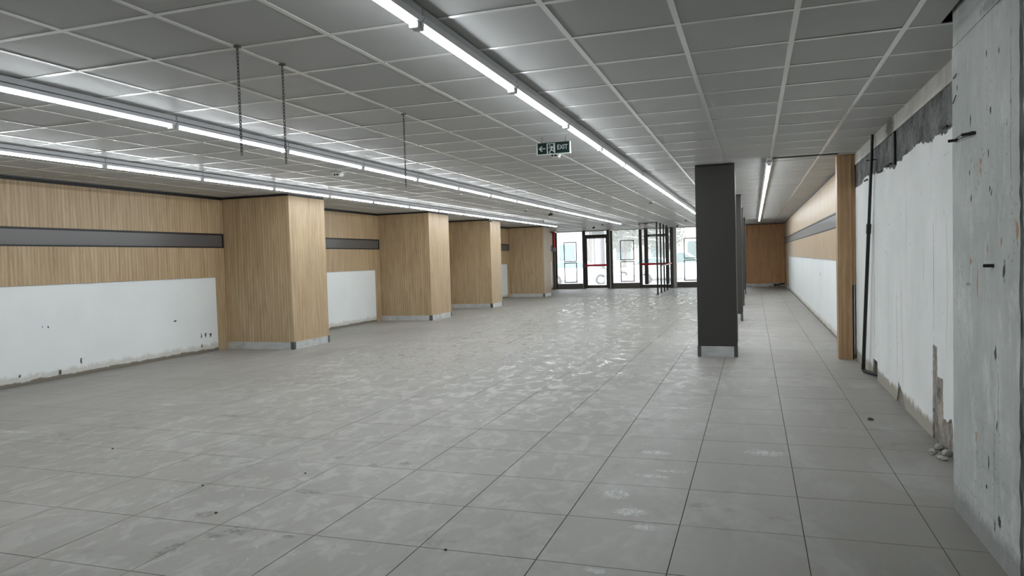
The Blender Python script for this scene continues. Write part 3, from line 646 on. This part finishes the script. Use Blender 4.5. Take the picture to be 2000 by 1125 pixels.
def text_mesh(txt, size, mat, name, parent, loc, yrot=0):
    cu = bpy.data.curves.new(name, 'FONT'); cu.body = txt; cu.size = size; cu.extrude = .0008; cu.align_x = 'CENTER'; cu.align_y = 'CENTER'; cu.resolution_u = 3
    tmp = bpy.data.objects.new(name, cu); COL.objects.link(tmp); bpy.context.view_layer.update()
    me = bpy.data.meshes.new_from_object(tmp.evaluated_get(bpy.context.evaluated_depsgraph_get())); bpy.data.objects.remove(tmp)
    me.materials.clear(); me.materials.append(mat)
    off = Vector((0, 0, 0)); p = parent
    while p: off += p.location; p = p.parent
    o = link(name, me, parent, Vector(loc) - off, (math.pi / 2, 0, 0)); return o
tx = text_mesh('EXIT', .068, M['sign_white'], 'exit_lettering', ex, (SX(.765), sy - .0012, SZ(.53)))
tx.scale = (.80, 1.0, 1)
for x in (-2.04, -1.792):
    obj('hook', MB().tube([(x, sy + .009, sz1 - .004), (x - .008, sy + .009, sz1 + .014), (x + .006, sy + .009, sz1 + .030), (x, sy + .009, sz1 + .044), (x, sy + .009, CZ - .003)], .0022, 6), M['chain'], ex)
e2 = thing('exit_sign', 'tiny far green exit sign hanging above the third pilaster', 'sign', (-7.10, 19.4, 2.54))
obj('face_board', box((-7.17, 19.4, 2.55), (-7.03, 19.42, 2.665)), M['sign_green'], e2)
obj('arrow', MB().prism([(-7.14, 2.575), (-7.10, 2.575), (-7.10, 2.63), (-7.12, 2.645), (-7.14, 2.63)], 19.397, 19.3995, 'y').box((-7.075, 19.397, 2.57), (-7.055, 19.3995, 2.645)), M['sign_white'], e2)
obj('hook', MB().tube([(-7.10, 19.41, 2.665), (-7.10, 19.41, CZ - .003)], .004, 6), M['chain'], e2)

# ------------------------------------------------------------------ detectors on the ceiling
def twin(x, y, label):
    t_ = thing('emergency_light', label, 'emergency light', (x, y, CZ), 'twin-lens white units on the ceiling')
    obj('base_plate', box((x - .09, y - .05, CZ - .018), (x + .09, y + .05, CZ - .003)), M['white_plastic'], t_, .004)
    obj('body', MB().prism([(x - .06, CZ - .019), (x + .06, CZ - .019), (x + .045, CZ - .062), (x - .035, CZ - .062)], y - .045, y + .045, 'y'), M['white_plastic'], t_)
    for dx in (-.024, .016): obj('lens', MB().tube([(x + dx, y - .043, CZ - .040), (x + dx, y - .052, CZ - .040)], .013, 12), M['dark_lens'], t_)
twin(-5.295, 8.55, 'small white twin-lens unit on the ceiling before the left-centre light row')
twin(-2.20, 8.30, 'small white twin-lens unit on the ceiling just below the EXIT sign')
for x, y, label in ((-2.235, 16.9, 'round smoke detector midway along the ceiling right of the EXIT sign'), (-2.277, 26.6, 'far round smoke detector left of the charcoal column top'), (-5.412, 27.1, 'small round detector on the ceiling above the left glass door'), (-6.552, 22.9, 'small round detector above the farthest wood pilaster'), (-5.382, 17.3, 'small round detector between the two left light rows')):
    t_ = thing('smoke_detector', label, 'smoke detector', (x, y, CZ), 'round white smoke detectors')
    obj('base_ring', MB().lathe((x, y, CZ - .014), [(.058, 0), (.060, .011)], 20), M['white_plastic'], t_)
    obj('head', MB().lathe((x, y, CZ - .055), [(.022, 0), (.042, .010), (.050, .041)], 20), M['alu_grey'], t_)
for x, y, label in ((-5.958, 28.1, 'tiny dark camera on the ceiling near the left glass door'), (-2.913, 30.0, 'tiny dark camera on the ceiling above the right glass bay'), (-5.10, 18.6, 'tiny dark peg hanging from the ceiling beside the left-centre lights')):
    t_ = thing('ceiling_camera', label, 'camera', (x, y, CZ))
    obj('stem', MB().tube([(x, y, CZ - .004), (x, y, CZ - .06)], .012, 8), M['alu_dark'], t_)
    obj('head', MB().tube([(x - .03, y - .05, CZ - .085), (x + .02, y + .05, CZ - .065)], .03, 10), M['dark_lens'], t_)

# ------------------------------------------------------------------ black pipe by the right wall
t_ = thing('black_pipe', 'tall black pipe leaning along the right plaster wall', 'pipe', (1.205, 9.30, 0))
P0, P1 = Vector((1.20, 9.30, .024)), Vector((1.238, 8.72, CZ - .006))
mid = P0.lerp(P1, .62)
obj('upper_pipe', MB().tube([mid, P1], .017, 12), M['pipe'], t_, smooth=True)
obj('lower_pipe', MB().tube([P0 + (P1 - P0) * .02, mid], .020, 12), M['pipe'], t_, smooth=True)
obj('coupling', MB().tube([mid - (P1 - P0) * .02, mid + (P1 - P0) * .02], .026, 12), M['pipe'], t_, smooth=True)
obj('elbow', MB().tube([P0 + (P1 - P0) * .03, P0 + (P1 - P0) * .008, P0 + Vector((.006, -.012, .001)), (1.25, 9.13, .026), (1.36, 8.90, .026)], .022, 12), M['pipe'], t_, smooth=True)
q = P0.lerp(P1, .90)
obj('pipe_clamp', MB().tube([q + Vector((-.045, .02, 0)), q + Vector((.055, -.02, 0))], .006, 6), M['rebar'], t_)

# ------------------------------------------------------------------ rubble and litter on the floor
def stone(name, c, r, label, mat, seed, cat='rubble', group=None):
    rr = random.Random(seed); bm = bmesh.new(); bmesh.ops.create_icosphere(bm, subdivisions=2, radius=1)
    for v in bm.verts:
        k = 1 + rr.uniform(-.22, .22); v.co = Vector((v.co.x * r[0] * k, v.co.y * r[1] * k, max(v.co.z, -.55) * r[2] * k))
    zmin = min(v.co.z for v in bm.verts)
    for v in bm.verts: v.co.z -= zmin
    me = bpy.data.meshes.new(name); bm.to_mesh(me); bm.free(); me.materials.append(mat)
    tag(link(name, me, None, c, (0, 0, rr.uniform(0, 3))), label, cat, group)
g = 'broken plaster lumps by the concrete pillar'
stone('plaster_chunk', (1.165, 5.66, 0), (.030, .028, .022), 'lone small plaster chunk on the tiles, farthest from the wall', M['stone'], 1, group=g)
stone('plaster_chunk', (1.235, 5.80, 0), (.045, .032, .024), 'pale plaster chunk lying against the wall base, farthest from the pillar', M['stone'], 2, group=g)
stone('plaster_chunk', (1.20, 5.53, 0), (.040, .026, .016), 'flat plaster chunk nearest to the concrete pillar', M['stone'], 3, group=g)
stone('plaster_chunk', (1.245, 5.62, 0), (.030, .034, .028), 'upright plaster chunk in the corner of wall and pillar', M['stone'], 4, group=g)
stone('plaster_chunk', (1.185, 5.60, 0), (.014, .012, .010), 'tiniest plaster crumb in the group by the pillar', M['stone'], 5, group=g)
stone('dirt_clod', (.915, 6.69, 0), (.026, .018, .013), 'small brown dirt clod alone on the tiles near the right wall', M['mud'], 6, 'dirt')
gr_ = 'dark grit on the left floor'
for k, (x, y, s, lb) in enumerate(((-3.02, 3.41, .010, 'small black grit speck left of the dark smudge on the floor'), (-3.49, 3.83, .009, 'black grit speck on the left floor, on a tile joint'), (-2.97, 4.23, .008, 'tiny black grit speck farther back, behind the dark smudge'), (-4.95, 4.46, .009, 'black grit speck farthest left on the floor'), (-1.48, 3.25, .009, 'black grit speck low in the centre foreground, on bare tile'))):
    stone('grit_speck', (x, y, 0), (s, s * .8, s * .6), lb, M['mud'], 20 + k, 'grit', gr_)
t_ = thing('pipe_offcut', 'dark bent pipe piece against the plinth of the far wood wall', 'pipe', (1.03, YF - .05, .05))
obj('pipe_run', MB().tube([(.82, YF - .05, .05), (1.0, YF - .05, .055), (1.12, YF - .05, .085), (1.235, YF - .05, .09)], .035, 10), M['pipe'], t_)
obj('end_socket', MB().tube([(.80, YF - .05, .05), (.88, YF - .05, .05)], .048, 10), M['pipe'], t_)
tag(obj('paper_sheet', MB().prism([(-.12, .002), (.2, .006), (.55, .004), (.6, .03), (.2, .012), (-.12, .008)], YF - .75, YF - .35, 'y'), M['paper']), 'crumpled white sheet lying before the far wood wall', 'paper')

# ------------------------------------------------------------------ outside
gz = -.14
struct(obj('sidewalk', box((-40, YF + .2, gz - .2), (30, 38.5, -.02)), M['paving']), 'pale paved sidewalk outside the glass front', 'pavement')
struct(obj('street', box((-60, 38.5, gz - .2), (50, 90, gz)), M['asphalt']), 'asphalt street outside', 'road')
struct(obj('terrain', box((-90, -60, -.8), (90, 120, -.4)), M['asphalt']), 'open ground around the building', 'ground')
def wheel(x, y, z, r, parent):
    wh = obj('wheel', MB().tube([(x, y - .1, z), (x, y + .1, z)], r, 20), M['tyre'], parent, .0)
    obj('hub', MB().tube([(x, y - .115, z), (x, y - .10, z)], r * .55, 14), M['plinth'], wh)
def car(x0, y, L, body, roof, h0, label, mat, name='parked_car', flip=False):
    f = (lambda u: x0 + L * (1 - u)) if flip else (lambda u: x0 + L * u)
    t_ = thing(name, label, 'car', (x0 + L / 2, y, gz))
    W = 1.75; z = lambda v: gz + v
    obj('body', MB().prism([(f(u), z(v)) for u, v in body], y - W / 2, y + W / 2, 'y'), mat, t_, .03)
    obj('cabin', MB().prism([(f(u), z(v)) for u, v in roof], y - W / 2 + .06, y + W / 2 - .06, 'y'), mat, t_, .02)
    cx = sum(u for u, v in roof) / len(roof); cz = sum(v for u, v in roof) / len(roof)
    ins = [(cx + (u - cx) * .86, cz + (v - cz) * .74 + .01) for u, v in roof]
    obj('side_window', MB().prism([(f(u), z(v)) for u, v in ins], y - W / 2 + .05, y - W / 2 + .062, 'y'), M['car_glass'], t_)
    for u in (.19, .80): wheel(f(u), y - W / 2 + .08, z(.32), .32, t_)
    obj('door_handle', box((f(.42), y - W / 2 - .02, z(.86)), (f(.46), y - W / 2, z(.89))), M['tyre'], t_)
sedan_b = [(0, .3), (.01, .78), (.14, .92), (.62, .94), (.96, .78), (1, .6), (1, .3)]; sedan_r = [(.10, .93), (.22, 1.40), (.32, 1.46), (.52, 1.45), (.70, .94)]
car(-11.6, 41.0, 4.3, sedan_b, sedan_r, 0, 'white car parked outside behind the left glass bay and door', M['car_white'])
car(-19.5, 44.8, 4.4, sedan_b, sedan_r, 0, 'grey car parked across the street far left', M['car_grey'])
car(-8.9, 47.5, 4.4, sedan_b, sedan_r, 0, 'white car across the street seen through the middle bay', M['car_white'], flip=True)
van_b = [(0, .35), (0, 1.02), (.44, 1.04), (.76, 1.08), (.97, .92), (1, .7), (1, .35)]; van_r = [(.425, 1.03), (.42, 1.72), (.45, 1.80), (.57, 1.78), (.77, 1.08)]
car(-6.6, 40.6, 5.3, van_b, van_r, 0, 'white pickup parked outside behind the right glass bay', M['car_white'], 'pickup_truck')
t_ = thing('traffic_cone', 'pale pink traffic cone outside the middle glass bay', 'cone', (-6.0, 36.4, -.02))
obj('cone', MB().lathe((-6.0, 36.4, -.02), [(.15, .03), (.03, .68), (.02, .70)], 16), M['cone'], t_); obj('base', box((-6.2, 36.2, -.02), (-5.8, 36.6, .012)), M['cone'], t_)
t_ = thing('planter', 'long grey planter box outside behind the middle glass bay', 'planter', (-6.6, 38.0, -.02))
obj('box', box((-7.5, 37.8, -.02), (-5.4, 38.2, .42)), M['facade'], t_); obj('soil', box((-7.45, 37.85, .42), (-5.45, 38.15, .45)), M['mud'], t_)
def tree(x, y, h_, r, label, seed):
    rr = random.Random(seed); t_ = thing('street_tree', label, 'tree', (x, y, gz), 'street trees outside')
    obj('trunk', MB().tube([(x, y, gz), (x + .06, y, gz + h_ * .3), (x + .2, y, gz + h_ * .62)], [.2, .15, .09], 10), M['bark'], t_)
    m = MB()
    for k in range(1500):
        a = rr.uniform(0, 6.28); b = math.acos(rr.uniform(-1, 1)); q = rr.uniform(.45, 1) * r
        c = Vector((x + .1 + q * math.sin(b) * math.cos(a), y + q * math.sin(b) * math.sin(a), gz + h_ * .68 + q * .8 * math.cos(b)))
        u = Vector((rr.uniform(-1, 1), rr.uniform(-1, 1), rr.uniform(-1, 1))).normalized(); v = u.orthogonal().normalized(); s = rr.uniform(.08, .17)
        i = len(m.v); m.v += [tuple(c - u * s), tuple(c + v * s * .5), tuple(c + u * s), tuple(c - v * s * .5)]; m.f.append((i, i + 1, i + 2, i + 3))
    o = obj('foliage', m, M['leaf'], t_); o['kind'] = 'stuff'
tree(-9.4, 55, 4.8, 1.7, 'leafy street tree behind the middle glass bay', 1)
tree(-6.0, 49.5, 4.4, 1.6, 'leafy street tree behind the right glass door', 2)
tree(-10.9, 49.5, 6.5, 1.3, 'street tree whose trunk shows through the left glass door', 3)
def building(x0, x1, y, h_, mat, label, cols, rows_):
    t_ = thing('building', label, 'building', ((x0 + x1) / 2, y, gz))
    obj('wall', box((x0, y, gz), (x1, y + 8, h_)), mat, t_)
    obj('roof_edge', box((x0 - .2, y - .3, h_), (x1 + .2, y + 8.2, h_ + .3)), M['white_paint'], t_)
    for i in range(cols):
        for j in range(rows_):
            cx = x0 + (x1 - x0) * (i + .5) / cols; z0 = 1.0 + j * 3.0
            wd = obj('window', box((cx - .75, y - .05, z0), (cx + .75, y, z0 + 1.7)), M['white_paint'], t_)
            obj('pane', box((cx - .65, y - .065, z0 + .1), (cx + .65, y - .05, z0 + 1.6)), M['car_glass'], wd)
building(-22.5, -13.0, 58, 9, M['facade'], 'lilac grey building across the street at far left', 3, 3)
building(-12.5, -3.2, 64, 10, M['facade2'], 'cream building behind the street trees', 3, 3)
building(-2.8, 8, 60, 10, M['facade2'], 'cream building across the street at right', 4, 3)
t_ = thing('shop_sign', 'black shop board across the street seen above the left door', 'sign', (-12.6, 57.6, 3.4))
obj('board', box((-12.75, 57.3, 3.18), (-11.5, 57.42, 3.62)), M['sign_black'], t_)
obj('emblem', MB().box((-12.68, 57.27, 3.28), (-12.40, 57.299, 3.34)).box((-12.68, 57.27, 3.46), (-12.40, 57.299, 3.52)).box((-12.68, 57.27, 3.34), (-12.61, 57.299, 3.46)), M['sign_white'], t_)
obj('support', MB().tube([(-12.2, 57.5, gz), (-12.2, 57.5, 3.6)], .08, 8), M['alu_grey'], t_)
bpy.context.view_layer.update()
